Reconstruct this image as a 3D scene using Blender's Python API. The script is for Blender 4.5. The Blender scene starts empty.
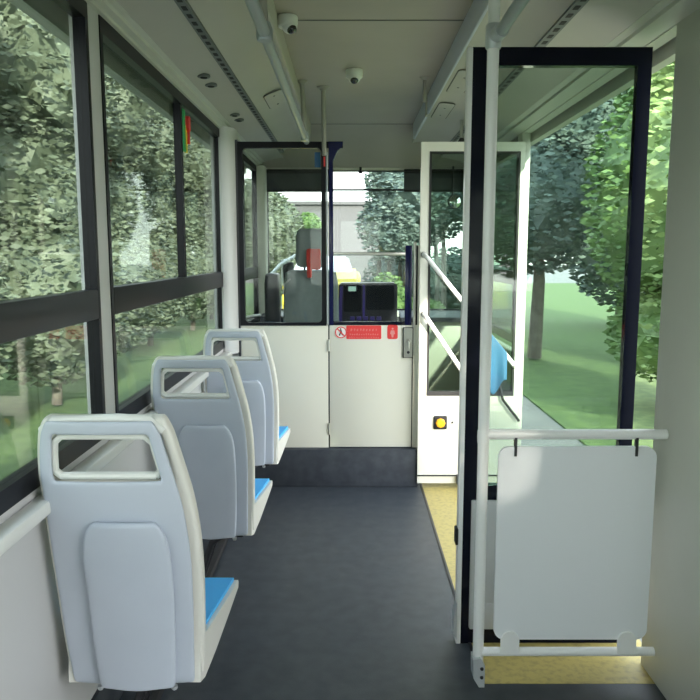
import bpy, bmesh, math, random
from mathutils import Vector, Matrix
R = math.radians
PI = math.pi
random.seed(7)
scene = bpy.context.scene
col = scene.collection

# ------------------------------------------------------------------ camera, sky, sun, exposure
cam_data = bpy.data.cameras.new('camera')
cam_data.sensor_width = 36
cam_data.lens = 36 * 720 / 700
cam_data.clip_start = 0.05
cam = bpy.data.objects.new('camera', cam_data)
cam.location = (0, 0, 1.40)
cam.rotation_euler = (R(90) - math.atan(96 / 720), 0, 0)
col.objects.link(cam)
scene.camera = cam

world = bpy.data.worlds.new('sky')
scene.world = world
world.use_nodes = True
wn = world.node_tree.nodes
wl = world.node_tree.links
bg = wn['Background']
tc = wn.new('ShaderNodeTexCoord')
sp = wn.new('ShaderNodeSeparateXYZ')
rp = wn.new('ShaderNodeValToRGB')
rp.color_ramp.elements[0].position = 0.0
rp.color_ramp.elements[0].color = (1.0, 0.99, 0.96, 1)
rp.color_ramp.elements[1].position = 0.8
rp.color_ramp.elements[1].color = (0.72, 0.84, 1.0, 1)
wl.new(tc.outputs['Generated'], sp.inputs[0])
wl.new(sp.outputs['Z'], rp.inputs[0])
wl.new(rp.outputs[0], bg.inputs['Color'])
bg.inputs['Strength'].default_value = 1.25

sun_data = bpy.data.lights.new('sun', 'SUN')
sun_data.energy = 2.7
sun_data.angle = R(1.5)
sun_data.color = (1.0, 0.93, 0.80)
sun = bpy.data.objects.new('sun', sun_data)
sun.rotation_euler = Vector((-1, 3, -1.4)).to_track_quat('-Z', 'Y').to_euler()
col.objects.link(sun)

vs = scene.view_settings
vs.view_transform = 'Standard'
vs.look = 'None'
vs.gamma = 1
vs.use_curve_mapping = False
vs.exposure = 2.35
scene.cycles.use_denoising = True
scene.cycles.max_bounces = 10
scene.cycles.diffuse_bounces = 6
scene.cycles.transparent_max_bounces = 24
scene.cycles.sample_clamp_indirect = 8

# ------------------------------------------------------------------ materials
def mat(name, color, rough=0.5, metal=0.0, coat=0.0, noise=None, bump=None, spec=0.5):
    m = bpy.data.materials.new(name)
    m.use_nodes = True
    nt = m.node_tree
    b = nt.nodes['Principled BSDF']
    b.inputs['Base Color'].default_value = (*color, 1)
    b.inputs['Roughness'].default_value = rough
    b.inputs['Metallic'].default_value = metal
    b.inputs['Coat Weight'].default_value = coat
    b.inputs['Specular IOR Level'].default_value = spec
    tcn = nt.nodes.new('ShaderNodeTexCoord')
    if noise:
        scale, c2, lo, hi = noise
        n = nt.nodes.new('ShaderNodeTexNoise')
        n.inputs['Scale'].default_value = scale
        n.inputs['Detail'].default_value = 5
        r = nt.nodes.new('ShaderNodeValToRGB')
        r.color_ramp.elements[0].position = lo
        r.color_ramp.elements[1].position = hi
        r.color_ramp.elements[0].color = (*color, 1)
        r.color_ramp.elements[1].color = (*c2, 1)
        nt.links.new(tcn.outputs['Object'], n.inputs['Vector'])
        nt.links.new(n.outputs['Fac'], r.inputs[0])
        nt.links.new(r.outputs[0], b.inputs['Base Color'])
    if bump:
        scale, strength = bump
        n2 = nt.nodes.new('ShaderNodeTexNoise')
        n2.inputs['Scale'].default_value = scale
        bp = nt.nodes.new('ShaderNodeBump')
        bp.inputs['Strength'].default_value = strength
        bp.inputs['Distance'].default_value = 0.002
        nt.links.new(tcn.outputs['Object'], n2.inputs['Vector'])
        nt.links.new(n2.outputs['Fac'], bp.inputs['Height'])
        nt.links.new(bp.outputs[0], b.inputs['Normal'])
    return m

def glass(name, tint, refl=1.0):
    m = bpy.data.materials.new(name)
    m.use_nodes = True
    nt = m.node_tree
    nt.nodes.remove(nt.nodes['Principled BSDF'])
    out = nt.nodes['Material Output']
    t = nt.nodes.new('ShaderNodeBsdfTransparent')
    t.inputs[0].default_value = (*tint, 1)
    g = nt.nodes.new('ShaderNodeBsdfGlossy')
    g.inputs['Roughness'].default_value = 0.02
    # Schlick reflection of a thin pane, the same from both sides
    ge = nt.nodes.new('ShaderNodeNewGeometry')
    dt = nt.nodes.new('ShaderNodeVectorMath')
    dt.operation = 'DOT_PRODUCT'
    nt.links.new(ge.outputs['Incoming'], dt.inputs[0])
    nt.links.new(ge.outputs['Normal'], dt.inputs[1])
    def math_(op, a, b):
        n = nt.nodes.new('ShaderNodeMath')
        n.operation = op
        for i, v in enumerate((a, b)):
            if v is None: continue
            if isinstance(v, (int, float)): n.inputs[i].default_value = v
            else: nt.links.new(v, n.inputs[i])
        return n.outputs[0]
    ab = math_('ABSOLUTE', dt.outputs['Value'], None)
    pw = math_('POWER', math_('SUBTRACT', 1.0, ab), 5.0)
    fr = math_('ADD', math_('MULTIPLY', pw, 0.5 * refl), 0.035 * refl)
    mx = nt.nodes.new('ShaderNodeMixShader')
    nt.links.new(fr, mx.inputs[0])
    nt.links.new(t.outputs[0], mx.inputs[1])
    nt.links.new(g.outputs[0], mx.inputs[2])
    nt.links.new(mx.outputs[0], out.inputs[0])
    return m

def leafmat(name, c1, c2):
    m = mat(name, c1, 0.6, noise=(2.3, c2, 0.38, 0.62))
    return m

M = {}
M['floor'] = mat('rubber_floor', (0.038, 0.046, 0.055), 0.42, noise=(16, (0.062, 0.070, 0.080), 0.35, 0.75), bump=(260, 0.35))
M['yellow_floor'] = mat('yellow_floor', (0.50, 0.40, 0.13), 0.45, noise=(42, (0.34, 0.27, 0.10), 0.45, 0.75), bump=(200, 0.3))
M['kick'] = mat('dark_kickboard', (0.026, 0.032, 0.042), 0.7, noise=(14, (0.045, 0.052, 0.062), 0.4, 0.7))
M['ceiling'] = mat('ceiling_laminate', (0.42, 0.38, 0.325), 0.55, noise=(3, (0.39, 0.35, 0.30), 0.35, 0.7))
M['duct'] = mat('duct_plastic', (0.47, 0.445, 0.40), 0.45, noise=(3, (0.44, 0.415, 0.37), 0.35, 0.7))
M['lip'] = mat('light_strip_lens', (0.56, 0.60, 0.70), 0.3)
M['slot'] = mat('grey_slot_strip', (0.13, 0.14, 0.14), 0.5)
M['hole'] = mat('dark_hole', (0.012, 0.012, 0.014), 0.7)
M['seam'] = mat('dark_seam_gap', (0.14, 0.14, 0.12), 0.7)  # dark joint colour of panel seams and hatch rims
M['wall'] = mat('cream_wall', (0.60, 0.60, 0.53), 0.45, noise=(3, (0.56, 0.56, 0.50), 0.35, 0.7))
M['pillar'] = mat('pillar_plastic', (0.60, 0.595, 0.59), 0.45)
M['cream'] = mat('cream_panel', (0.74, 0.725, 0.62), 0.38, noise=(2, (0.71, 0.695, 0.60), 0.35, 0.7))
M['white'] = mat('white_paint', (0.80, 0.80, 0.76), 0.35)
M['doorwhite'] = mat('door_white_paint', (0.80, 0.79, 0.70), 0.4, noise=(4, (0.77, 0.76, 0.68), 0.35, 0.7))
M['black'] = mat('black_frame', (0.006, 0.006, 0.010), 0.35, spec=0.2)
M['gloss'] = mat('black_gloss_frame', (0.005, 0.006, 0.014), 0.08, spec=0.22)
M['navy'] = mat('navy_gloss_frame', (0.008, 0.010, 0.055), 0.18, spec=0.4)
M['rubber'] = mat('rubber', (0.015, 0.015, 0.016), 0.7)
M['alu'] = mat('painted_aluminium', (0.58, 0.60, 0.62), 0.32, metal=0.3)
M['rail'] = mat('pale_grip_tube', (0.33, 0.36, 0.38), 0.28, metal=0.15)
M['polewhite'] = mat('white_powder_coat', (0.93, 0.92, 0.91), 0.3)
M['steel'] = mat('brushed_steel', (0.55, 0.54, 0.50), 0.3, metal=0.9)
M['darkmetal'] = mat('dark_metal', (0.05, 0.05, 0.055), 0.4, metal=0.5)
M['seatback'] = mat('skylit_blue_grey_plastic', (0.54, 0.58, 0.66), 0.42, noise=(5, (0.51, 0.55, 0.63), 0.35, 0.7), bump=(420, 0.12))  # seat plastic, bluish sky light from behind put into the colour
M['seatframe'] = mat('lit_warm_white_plastic', (0.78, 0.76, 0.70), 0.36)  # seat plastic, its warmer lit tone put into the colour
M['seatpad'] = mat('sky_blue_pad', (0.085, 0.50, 1.0), 0.55, bump=(500, 0.2))
M['screen'] = mat('grey_screen_panel', (0.89, 0.90, 0.93), 0.3)
M['red'] = mat('red_label', (0.78, 0.05, 0.05), 0.4)
M['ink'] = mat('white_print', (0.85, 0.82, 0.80), 0.5)
M['redcloth'] = mat('red_cloth', (0.72, 0.06, 0.05), 0.8)
M['fabric'] = mat('grey_green_fabric', (0.23, 0.27, 0.28), 0.75, noise=(30, (0.26, 0.30, 0.31), 0.4, 0.7))
M['darkfabric'] = mat('dark_fabric', (0.05, 0.055, 0.06), 0.8)
M['amber'] = mat('amber_lens', (0.95, 0.48, 0.03), 0.25)
M['green'] = mat('green_sticker', (0.02, 0.32, 0.10), 0.5)
M['yellow'] = mat('yellow_paint', (0.85, 0.66, 0.03), 0.35)
M['bluereflection'] = mat('blue_seat_reflection', (0.035, 0.15, 0.30), 0.6)
M['bluesticker'] = mat('blue_sticker', (0.05, 0.22, 0.55), 0.5)
M['dome'] = mat('camera_white', (0.80, 0.80, 0.77), 0.35)
M['lens'] = mat('camera_dark_dome', (0.012, 0.012, 0.014), 0.06, coat=1)
M['mirror'] = mat('mirror_face', (0.8, 0.83, 0.82), 0.04, metal=1)
M['dash'] = mat('dark_dashboard', (0.022, 0.020, 0.035), 0.4)
M['purple'] = mat('violet_trim', (0.07, 0.04, 0.30), 0.35)
M['lcd'] = bpy.data.materials.new('lit_display')
M['lcd'].use_nodes = True
_b = M['lcd'].node_tree.nodes['Principled BSDF']
_b.inputs['Base Color'].default_value = (0.02, 0.06, 0.05, 1)
_b.inputs['Emission Color'].default_value = (0.45, 0.75, 0.62, 1)
_b.inputs['Emission Strength'].default_value = 0.16
M['win'] = glass('side_window_glass', (0.72, 0.77, 0.74))
M['clear'] = glass('clear_partition_glass', (0.86, 0.88, 0.87), 0.7)
M['doorglass'] = glass('green_door_glass', (0.70, 0.78, 0.73), 1.4)
M['shield'] = glass('windscreen_glass', (0.80, 0.85, 0.83))
M['faint'] = mat('ceiling_coloured_tube', (0.34, 0.32, 0.285), 0.4)
M['asphalt'] = mat('asphalt', (0.16, 0.16, 0.16), 0.85, noise=(1.3, (0.21, 0.21, 0.20), 0.4, 0.7))
M['grass'] = mat('grass', (0.07, 0.12, 0.035), 0.9, noise=(6, (0.11, 0.17, 0.05), 0.4, 0.65))
M['leaf_a'] = leafmat('leaf_grey_green', (0.10, 0.125, 0.08), (0.18, 0.215, 0.145))
M['leaf_b'] = leafmat('leaf_blue_green', (0.07, 0.11, 0.10), (0.15, 0.20, 0.17))
M['leaf_c'] = leafmat('leaf_bright', (0.08, 0.16, 0.045), (0.18, 0.28, 0.09))
M['bark'] = mat('bark', (0.12, 0.10, 0.085), 0.9, noise=(8, (0.2, 0.18, 0.15), 0.4, 0.7))
M['facade'] = mat('pale_facade', (0.13, 0.122, 0.128), 0.9)
M['facade_window'] = mat('facade_window', (0.22, 0.23, 0.26), 0.4)

# ------------------------------------------------------------------ mesh helpers
class MB:
    def __init__(self):
        self.bm = bmesh.new()

    def box(self, x0, x1, y0, y1, z0, z1, bev=0.0, rot=None, seg=2):
        c = Vector(((x0 + x1) / 2, (y0 + y1) / 2, (z0 + z1) / 2))
        b2 = bmesh.new()
        bmesh.ops.create_cube(b2, size=1)
        for v in b2.verts:
            v.co = Vector((v.co.x * (x1 - x0), v.co.y * (y1 - y0), v.co.z * (z1 - z0)))
        if bev > 0:
            bmesh.ops.bevel(b2, geom=b2.edges[:], offset=bev, segments=seg, profile=0.5, affect='EDGES')
        mt = Matrix.Translation(c)
        if rot is not None:
            mt = mt @ rot
        bmesh.ops.transform(b2, matrix=mt, verts=b2.verts[:])
        self.merge(b2)
        return self

    def merge(self, b2):
        me = bpy.data.meshes.new('tmp')
        b2.to_mesh(me)
        b2.free()
        self.bm.from_mesh(me)
        bpy.data.meshes.remove(me)

    def tube(self, pts, r, n=14, cap=True):
        pts = [Vector(p) for p in pts]
        rs = r if isinstance(r, (list, tuple)) else [r] * len(pts)
        rings = []
        prev = None
        for i, p in enumerate(pts):
            if i == 0: d = pts[1] - p
            elif i == len(pts) - 1: d = p - pts[i - 1]
            else: d = (pts[i + 1] - p).normalized() + (p - pts[i - 1]).normalized()
            d.normalize()
            if prev is None:
                a = Vector((0, 0, 1)) if abs(d.z) < 0.9 else Vector((1, 0, 0))
                u = d.cross(a).normalized()
            else:
                u = (prev - d * prev.dot(d)).normalized()
            prev = u
            w = d.cross(u)
            rings.append([self.bm.verts.new(p + (u * math.cos(2 * PI * k / n) + w * math.sin(2 * PI * k / n)) * rs[i]) for k in range(n)])
        for a, b in zip(rings, rings[1:]):
            for k in range(n):
                self.bm.faces.new((a[k], a[(k + 1) % n], b[(k + 1) % n], b[k]))
        if cap:
            self.bm.faces.new(rings[0][::-1])
            self.bm.faces.new(rings[-1])
        return self

    def prism(self, poly, a0, a1, axis='x'):
        """poly: 2D points; axis x -> (y,z), y -> (x,z), z -> (x,y)"""
        def P(p, a):
            if axis == 'x': return (a, p[0], p[1])
            if axis == 'y': return (p[0], a, p[1])
            return (p[0], p[1], a)
        A = [self.bm.verts.new(P(p, a0)) for p in poly]
        B = [self.bm.verts.new(P(p, a1)) for p in poly]
        n = len(poly)
        for k in range(n):
            self.bm.faces.new((A[k], A[(k + 1) % n], B[(k + 1) % n], B[k]))
        self.bm.faces.new(A[::-1])
        self.bm.faces.new(B)
        return self

    def frame(self, x0, x1, z0, z1, w, y0, y1, axis='y', ws=None):
        """rectangular ring in the plane across the axis"""
        l, r, b, t = ws if ws else (w, w, w, w)
        o = [(x0, z0), (x1, z0), (x1, z1), (x0, z1)]
        i = [(x0 + l, z0 + b), (x1 - r, z0 + b), (x1 - r, z1 - t), (x0 + l, z1 - t)]
        def P(p, a):
            return (p[0], a, p[1]) if axis == 'y' else (a, p[0], p[1])
        vo = [[self.bm.verts.new(P(p, a)) for p in o] for a in (y0, y1)]
        vi = [[self.bm.verts.new(P(p, a)) for p in i] for a in (y0, y1)]
        for k in range(4):
            j = (k + 1) % 4
            for a in (0, 1):
                self.bm.faces.new((vo[a][k], vo[a][j], vi[a][j], vi[a][k]))
            self.bm.faces.new((vo[0][k], vo[0][j], vo[1][j], vo[1][k]))
            self.bm.faces.new((vi[0][k], vi[0][j], vi[1][j], vi[1][k]))
        return self

    def sphere(self, c, r, sc=(1, 1, 1), seg=20, rings=12):
        b2 = bmesh.new()
        bmesh.ops.create_uvsphere(b2, u_segments=seg, v_segments=rings, radius=r)
        bmesh.ops.transform(b2, matrix=Matrix.Translation(c) @ Matrix.Diagonal((*sc, 1)), verts=b2.verts[:])
        self.merge(b2)
        return self

    def lathe(self, c, prof, n=28, axis='z'):
        rings = []
        for r, h in prof:
            ring = []
            for k in range(n):
                a = 2 * PI * k / n
                if axis == 'z': p = (c[0] + r * math.cos(a), c[1] + r * math.sin(a), c[2] + h)
                elif axis == 'y': p = (c[0] + r * math.cos(a), c[1] + h, c[2] + r * math.sin(a))
                else: p = (c[0] + h, c[1] + r * math.cos(a), c[2] + r * math.sin(a))
                ring.append(self.bm.verts.new(p))
            rings.append(ring)
        for a, b in zip(rings, rings[1:]):
            for k in range(n):
                self.bm.faces.new((a[k], a[(k + 1) % n], b[(k + 1) % n], b[k]))
        self.bm.faces.new(rings[0][::-1])
        self.bm.faces.new(rings[-1])
        return self

    def build(self, name, m, parent=None, smooth=True, mods=None):
        bmesh.ops.recalc_face_normals(self.bm, faces=self.bm.faces[:])
        me = bpy.data.meshes.new(name)
        self.bm.to_mesh(me)
        self.bm.free()
        o = bpy.data.objects.new(name, me)
        me.materials.append(m)
        if smooth:
            for p in me.polygons: p.use_smooth = True
            try: me.set_sharp_from_angle(angle=R(35))
            except Exception: pass
        col.objects.link(o)
        if parent is not None:
            o.parent = parent
            o.matrix_parent_inverse = Matrix.Translation(-parent_loc(parent))
        return o

def parent_loc(o):
    return Vector(o.location)   # meshes keep their origin at the world origin

def tag(o, label=None, cat=None, group=None, kind=None):
    if label: o['label'] = label
    if cat: o['category'] = cat
    if group: o['group'] = group
    if kind: o['kind'] = kind
    return o

def thing(name, loc, label, cat, group=None):
    o = bpy.data.objects.new(name, None)
    o.empty_display_size = 0.1
    o.location = loc
    col.objects.link(o)
    return tag(o, label, cat, group)

def struct(o, label=None):
    o['kind'] = 'structure'
    if label: o['label'] = label
    return o

def rounded(x0, x1, z0, z1, r, n=6):
    pts = []
    for cx, cz, a0 in ((x1 - r, z1 - r, 0), (x0 + r, z1 - r, 90), (x0 + r, z0 + r, 180), (x1 - r, z0 + r, 270)):
        for k in range(n + 1):
            a = R(a0 + 90 * k / n)
            pts.append((cx + r * math.cos(a), cz + r * math.sin(a)))
    return pts

WL = -0.74      # inner face of the left side
WR = 1.00       # inner face of the right side
YB = -3.2       # rear end of the body
YP = 4.274      # driver partition plane
CZ = 2.34       # ceiling height

# ------------------------------------------------------------------ floor
fl = MB()
fl.box(WL - 0.06, 0.437, YB, 4.30, -0.06, 0.0)
fl.box(0.437, WR + 0.06, YB, 2.20, -0.06, 0.0)
fl.box(-0.82, 0.46, 4.27, 6.05, -0.06, 0.0)
struct(fl.build('floor', M['floor'], smooth=False), 'dark grey speckled rubber bus floor')
yf = MB().box(0.437, WR + 0.06, 2.20, 5.95, -0.06, 0.001)
struct(yf.build('trim_1', M['yellow_floor'], smooth=False), 'yellow speckled floor of the entrance bay')
tr = MB().box(0.428, 0.440, 2.20, 4.27, 0.0, 0.004, 0.001)
struct(tr.build('trim_2', M['darkmetal']), 'thin dark strip where grey floor meets yellow floor')

# ------------------------------------------------------------------ ceiling and roof ducts
def sheet(profile, y0, y1, name, m, parent=None, th=0.012, ny=2):
    """open profile (x,z) swept along y, with thickness upwards"""
    b = MB()
    up = [(x, z + th) for x, z in profile]
    b.prism(profile + up[::-1], y0, y1, 'y')
    return b.build(name, m, parent)

ce = MB()
ce.box(-0.29, 0.467, YB, 5.42, CZ, CZ + 0.015)
# front part curving down to the windscreen header
prof = []
for k in range(9):
    t = k / 8
    prof.append((5.42 + 0.60 * t, CZ - 0.26 * t ** 1.9))
ce.prism(prof + [(y, z + 0.015) for y, z in prof[::-1]], WL, WR, 'x')
ceiling = struct(ce.build('ceiling', M['ceiling']), 'grey beige bus ceiling')
rf = MB().box(-0.86, 1.10, YB - 0.05, 6.12, 2.46, 2.50)
rf.box(-0.90, -0.86, YB - 0.05, 6.12, 2.06, 2.50).box(1.08, 1.12, YB - 0.05, 6.12, 2.06, 2.50)
rf.box(-0.86, 1.10, 6.05, 6.12, 2.10, 2.46)
rf.build('roof_skin', M['wall'], ceiling)
for ys in (3.07, 5.42, 0.7):
    MB().box(-0.285, 0.462, ys - 0.004, ys + 0.004, CZ - 0.0025, CZ + 0.001).build('seam', M['seam'], ceiling)

def arc(p0, p1, bulge, n=8):
    out = []
    for k in range(n + 1):
        t = k / n
        x = p0[0] + (p1[0] - p0[0]) * t
        z = p0[1] + (p1[1] - p0[1]) * t + bulge * 4 * t * (1 - t)
        out.append((x, z))
    return out
# left side
sheet([(-0.292, CZ), (-0.290, 2.245)], YB, 5.42, 'light_strip', M['duct'], ceiling, 0.0) if False else None
MB().box(-0.298, -0.286, YB, 5.42, 2.245, CZ, 0.002).build('light_strip', M['duct'], ceiling)
sheet(arc((-0.292, 2.247), (-0.500, 2.170), 0.030), YB, 5.6, 'duct_cover', M['duct'], ceiling)
MB().box(-0.533, -0.499, YB, 5.6, 2.160, 2.178).build('slot_vent', M['slot'], ceiling)
sheet(arc((-0.532, 2.162), (-0.682, 2.130), 0.006), YB, 5.9, 'lower_duct_cover', M['duct'], ceiling)
sheet([(-0.680, 2.128), (-0.700, 2.124), (-0.702, 2.112), (-0.722, 2.108), (-0.724, 2.098), (-0.76, 2.094)], YB, 5.9, 'window_trim', M['wall'], ceiling)
# right side
MB().box(0.461, 0.473, YB, 4.46, 2.228, CZ, 0.002).build('light_strip', M['lip'], ceiling)
MB().box(0.459, 0.475, 4.50, 5.40, 2.228, CZ, 0.002).build('light_strip', M['lip'], ceiling)
MB().box(0.455, 0.480, 4.45, 4.51, 2.222, CZ, 0.002).build('end_cap', M['duct'], ceiling)
sheet(arc((0.469, 2.230), (0.690, 2.170), 0.030), YB, 5.6, 'duct_cover', M['duct'], ceiling)
MB().box(0.689, 0.726, YB, 5.6, 2.162, 2.180).build('slot_vent', M['slot'], ceiling)
sheet(arc((0.725, 2.164), (0.90, 2.125), 0.006), YB, 5.9, 'lower_duct_cover', M['duct'], ceiling)
sheet([(0.898, 2.124), (0.93, 2.12), (0.932, 2.108), (0.99, 2.10), (1.03, 2.095)], YB, 5.9, 'window_trim', M['wall'], ceiling)
# slots in the dark strips
for x0, x1, z in ((-0.524, -0.508, 2.160), (0.699, 0.716, 2.162)):
    h = MB()
    y = 1.0
    while y < 5.5:
        h.box(x0, x1, y, y + 0.035, z - 0.0015, z + 0.002)
        y += 0.075
    tag(h.build('slot_openings', M['hole'], ceiling), kind='stuff')

# service hatches on the ducts
def hatch(xc0, xc1, y0, y1, za, zb, name='service_hatch'):
    """rounded hatch lying on the sloping duct cover"""
    w = abs(xc1 - xc0); l = y1 - y0
    pts = rounded(-w / 2, w / 2, -l / 2, l / 2, 0.03)
    ang = math.atan((zb - za) / (xc1 - xc0))
    mt = Matrix.Translation(((xc0 + xc1) / 2, (y0 + y1) / 2, (za + zb) / 2)) @ Matrix.Rotation(-ang, 4, 'Y')
    a = MB().prism(pts, -0.002, 0.003, 'z')
    bmesh.ops.transform(a.bm, matrix=mt, verts=a.bm.verts[:])
    h = a.build(name, M['seam'], ceiling)
    pts = rounded(-w / 2 + 0.005, w / 2 - 0.005, -l / 2 + 0.005, l / 2 - 0.005, 0.027)
    a = MB().prism(pts, -0.0035, 0.002, 'z')
    bmesh.ops.transform(a.bm, matrix=mt, verts=a.bm.verts[:])
    a.build('hatch_lid', M['duct'], h)
    for k in (-0.1, 0.1):
        a = MB().lathe((0, k, -0.006), [(0.005, 0), (0.006, 0.002), (0.006, 0.004)], 10)
        bmesh.ops.transform(a.bm, matrix=mt, verts=a.bm.verts[:])
        a.build('screw', M['slot'], h)
def cz_r(x):
    t = (x - 0.469) / 0.221
    return 2.230 - 0.06 * t + 0.030 * 4 * t * (1 - t)
def cz_l(x):
    t = (-0.292 - x) / 0.208
    return 2.247 - 0.077 * t + 0.030 * 4 * t * (1 - t)
hatch(0.495, 0.590, 3.42, 3.88, cz_r(0.495) - 0.001, cz_r(0.590) - 0.001)
hatch(0.495, 0.590, 4.14, 4.60, cz_r(0.495) - 0.001, cz_r(0.590) - 0.001)
hatch(-0.345, -0.455, 3.86, 4.20, cz_l(-0.345) - 0.001, cz_l(-0.455) - 0.001)

# air nozzles in pairs above the left windows
noz = [(-0.618, 3.17, 'grey air nozzle above left window, near pair, one closer to the camera'),
       (-0.618, 3.33, 'grey air nozzle above left window, near pair, one farther from the camera'),
       (-0.622, 4.02, 'grey air nozzle above left window, far pair by the partition, closer one'),
       (-0.622, 4.17, 'grey air nozzle above left window, far pair by the partition, farther one')]
for x, y, lab in noz:
    t = thing('air_nozzle', (x, y, 2.145), lab, 'air nozzle', 'air nozzles in the left roof duct')
    MB().lathe((x, y, 2.139), [(0.010, 0), (0.026, 0.001), (0.028, 0.006), (0.026, 0.012)], 24).build('rim', M['slot'], t)
    MB().lathe((x, y, 2.134), [(0.004, 0), (0.014, 0.002), (0.016, 0.006)], 20).build('outlet', M['hole'], t)

# ------------------------------------------------------------------ left side wall and windows
wl_ = MB()
wl_.box(WL - 0.05, WL, YB, 6.0, 0.0, 0.855)
wl_.box(WL - 0.05, WL, YB, 6.0, 2.095, 2.14)
for y0, y1 in ((-3.2, -1.92), (0.10, 0.20), (2.12, 2.22), (4.19, 4.46)):
    wl_.box(WL - 0.05, WL + 0.004, y0, y1, 0.85, 2.10, 0.006)
wall_left = struct(wl_.build('wall_left', M['pillar']), 'pale grey left side wall of the bus')
lg = MB().box(WL, WL + 0.045, YB, 4.25, 0.80, 0.835, 0.008)
lg.build('window_ledge', M['white'], wall_left)
# rounded post cover between window and partition
pc = MB()
pp = [(WL, 4.165), (WL + 0.012, 4.160)] + [(WL + 0.012 + 0.066 * math.sin(R(a)), 4.245 - 0.085 * math.cos(R(a))) for a in range(0, 91, 10)] + [(-0.655, 4.30), (WL, 4.30)]
pc.prism(pp, 0.82, 2.11, 'z')
pc.build('post_cover', M['pillar'], wall_left)
kb = MB().box(WL, WL + 0.012, YB, 4.2, 0.0, 0.14, 0.003)
struct(kb.build('baseboard_left', M['kick']), 'dark kick strip along the left wall')

def side_window(name, x, y0, y1, label, mull=None, gl=M['win'], z0=0.855, z1=2.095, s=1):
    b = MB()
    b.frame(y0, y1, z0, z1, 0.03, x - 0.03, x + 0.006, 'x', ws=(0.022, 0.022, 0.050, 0.045))
    fr = struct(b.build(name, M['black'], smooth=False), label)
    MB().box(x - 0.03, x + 0.008, y0 + 0.02, y1 - 0.02, 1.212, 1.298, 0.005).build('transom', M['black'], fr)
    p = MB()
    p.box(x - 0.016, x - 0.012, y0 + 0.02, y1 - 0.02, z0 + 0.045, 1.22)
    if mull:
        p.box(x - 0.016, x - 0.012, mull, y1 - 0.02, 1.29, z1 - 0.04)
        p.box(x - 0.026, x - 0.022, y0 + 0.02, mull, 1.29, z1 - 0.04)
        MB().box(x - 0.03, x + 0.002, mull - 0.018, mull + 0.012, 1.29, z1 - 0.04).build('sliding_pane_edge', M['black'], fr)
    else:
        p.box(x - 0.016, x - 0.012, y0 + 0.02, y1 - 0.02, 1.29, z1 - 0.04)
    p.build('pane', gl, fr, smooth=False)
    return fr
side_window('window_1', WL, 2.22, 4.19, 'black framed left side window beside the three seats', 3.26)
side_window('window_2', WL, 0.20, 2.12, 'black framed left side window nearest the camera', 1.2)
side_window('window_3', WL, -1.92, 0.10, 'left side window behind the camera', -0.9)
side_window('window_4', WL - 0.01, 4.46, 5.86, 'driver side window left of the driver seat', 5.2)

# ------------------------------------------------------------------ right side wall and windows
wr = MB()
wr.box(WR, WR + 0.05, YB, -0.55, 0.0, 0.855)
wr.box(WR, WR + 0.05, YB, 6.0, 2.095, 2.14)
wr.box(WR, WR + 0.05, 0.95, 2.32, 0.0, 2.10, 0.006)  # unseen windowless stretch, made solid to keep sun off the aisle
wr.box(WR, WR + 0.05, YB, -2.4, 0.85, 2.10)
wr.box(WR, WR + 0.05, -0.60, -0.50, 0.85, 2.10)  # opening ahead of this post is unseen, added to let in light
wr.box(WR, WR + 0.05, 4.30, 4.42, 0.0, 2.10, 0.006)
wr.box(WR, WR + 0.05, 4.40, 5.95, 0.0, 0.80)
struct(wr.build('wall_right', M['wall']), 'cream right side wall of the bus around the doorway')
side_window('window_5', WR + 0.03, -2.40, -0.60, 'right side window behind the camera', -1.5)
side_window('window_6', WR + 0.03, 4.42, 5.86, 'right side window ahead of the doorway')
# rear wall with a window
wb = MB()
wb.frame(WL - 0.06, WR + 0.06, -0.05, 2.5, 0.1, YB - 0.05, YB, 'y', ws=(0.16, 0.16, 0.95, 0.42))
struct(wb.build('wall_back', M['wall'], smooth=False), 'rear wall of the bus behind the camera')
p8 = MB().box(WL + 0.09, WR - 0.09, YB - 0.03, YB - 0.026, 0.88, 2.1)
struct(p8.build('window_7', M['win'], smooth=False), 'rear window')

# ------------------------------------------------------------------ front wall, dashboard, windscreen
wf = MB()
wf.box(0.43, WR, 5.72, 5.78, 0.0, 0.865, 0.01)
wf.box(WL - 0.03, WR + 0.05, 5.98, 6.06, -0.1, 0.93)
wf.box(WL - 0.03, WR + 0.05, 6.00, 6.08, 2.075, 2.16)
wf.box(WL - 0.03, WL + 0.062, 5.86, 6.04, 0.80, 2.10, 0.012)
wf.box(WR - 0.05, WR + 0.05, 5.86, 6.04, 0.80, 2.10, 0.012)
wall_front = struct(wf.build('wall_front', M['cream']), 'cream front wall below and around the windscreen')
ws_ = MB().frame(WL + 0.045, WR - 0.035, 0.92, 2.09, 0.025, 6.01, 6.035, 'y')
wind = struct(ws_.build('window_8', M['black'], smooth=False), 'front windscreen with black frame')
MB().box(WL + 0.06, WR - 0.05, 6.02, 6.025, 0.93, 2.08).build('pane', M['shield'], wind, smooth=False)
fc = MB().box(WL + 0.01, 0.42, YP + 0.02, 5.95, 0.0, 0.233)
struct(fc.build('floor.001', M['kick'], smooth=False), 'raised dark floor of the driver cab')

db = thing('dashboard', (0.0, 5.75, 0.23), 'dark dashboard under the windscreen ahead of the driver seat', 'dashboard')
MB().prism([(5.70, 0.233), (5.98, 0.233), (5.98, 0.93), (5.68, 0.91), (5.63, 0.80)], WL + 0.03, 0.395, 'x').build('body', M['dash'], db)
MB().prism([(5.64, 0.868), (5.985, 0.868), (5.985, 0.935), (5.70, 0.925), (5.64, 0.905)], 0.397, WR - 0.01, 'x').build('right_shelf', M['dash'], db)
MB().tube([(-0.70, 5.56, 0.93), (-0.70, 5.0, 0.965), (-0.70, 4.45, 1.0)], 0.012).build('sill_rail', M['white'], db)
MB().prism(rounded(0.22, 0.385, 5.60, 5.75, 0.04), 0.915, 0.955, 'z').build('shelf', M['white'], db)
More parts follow.
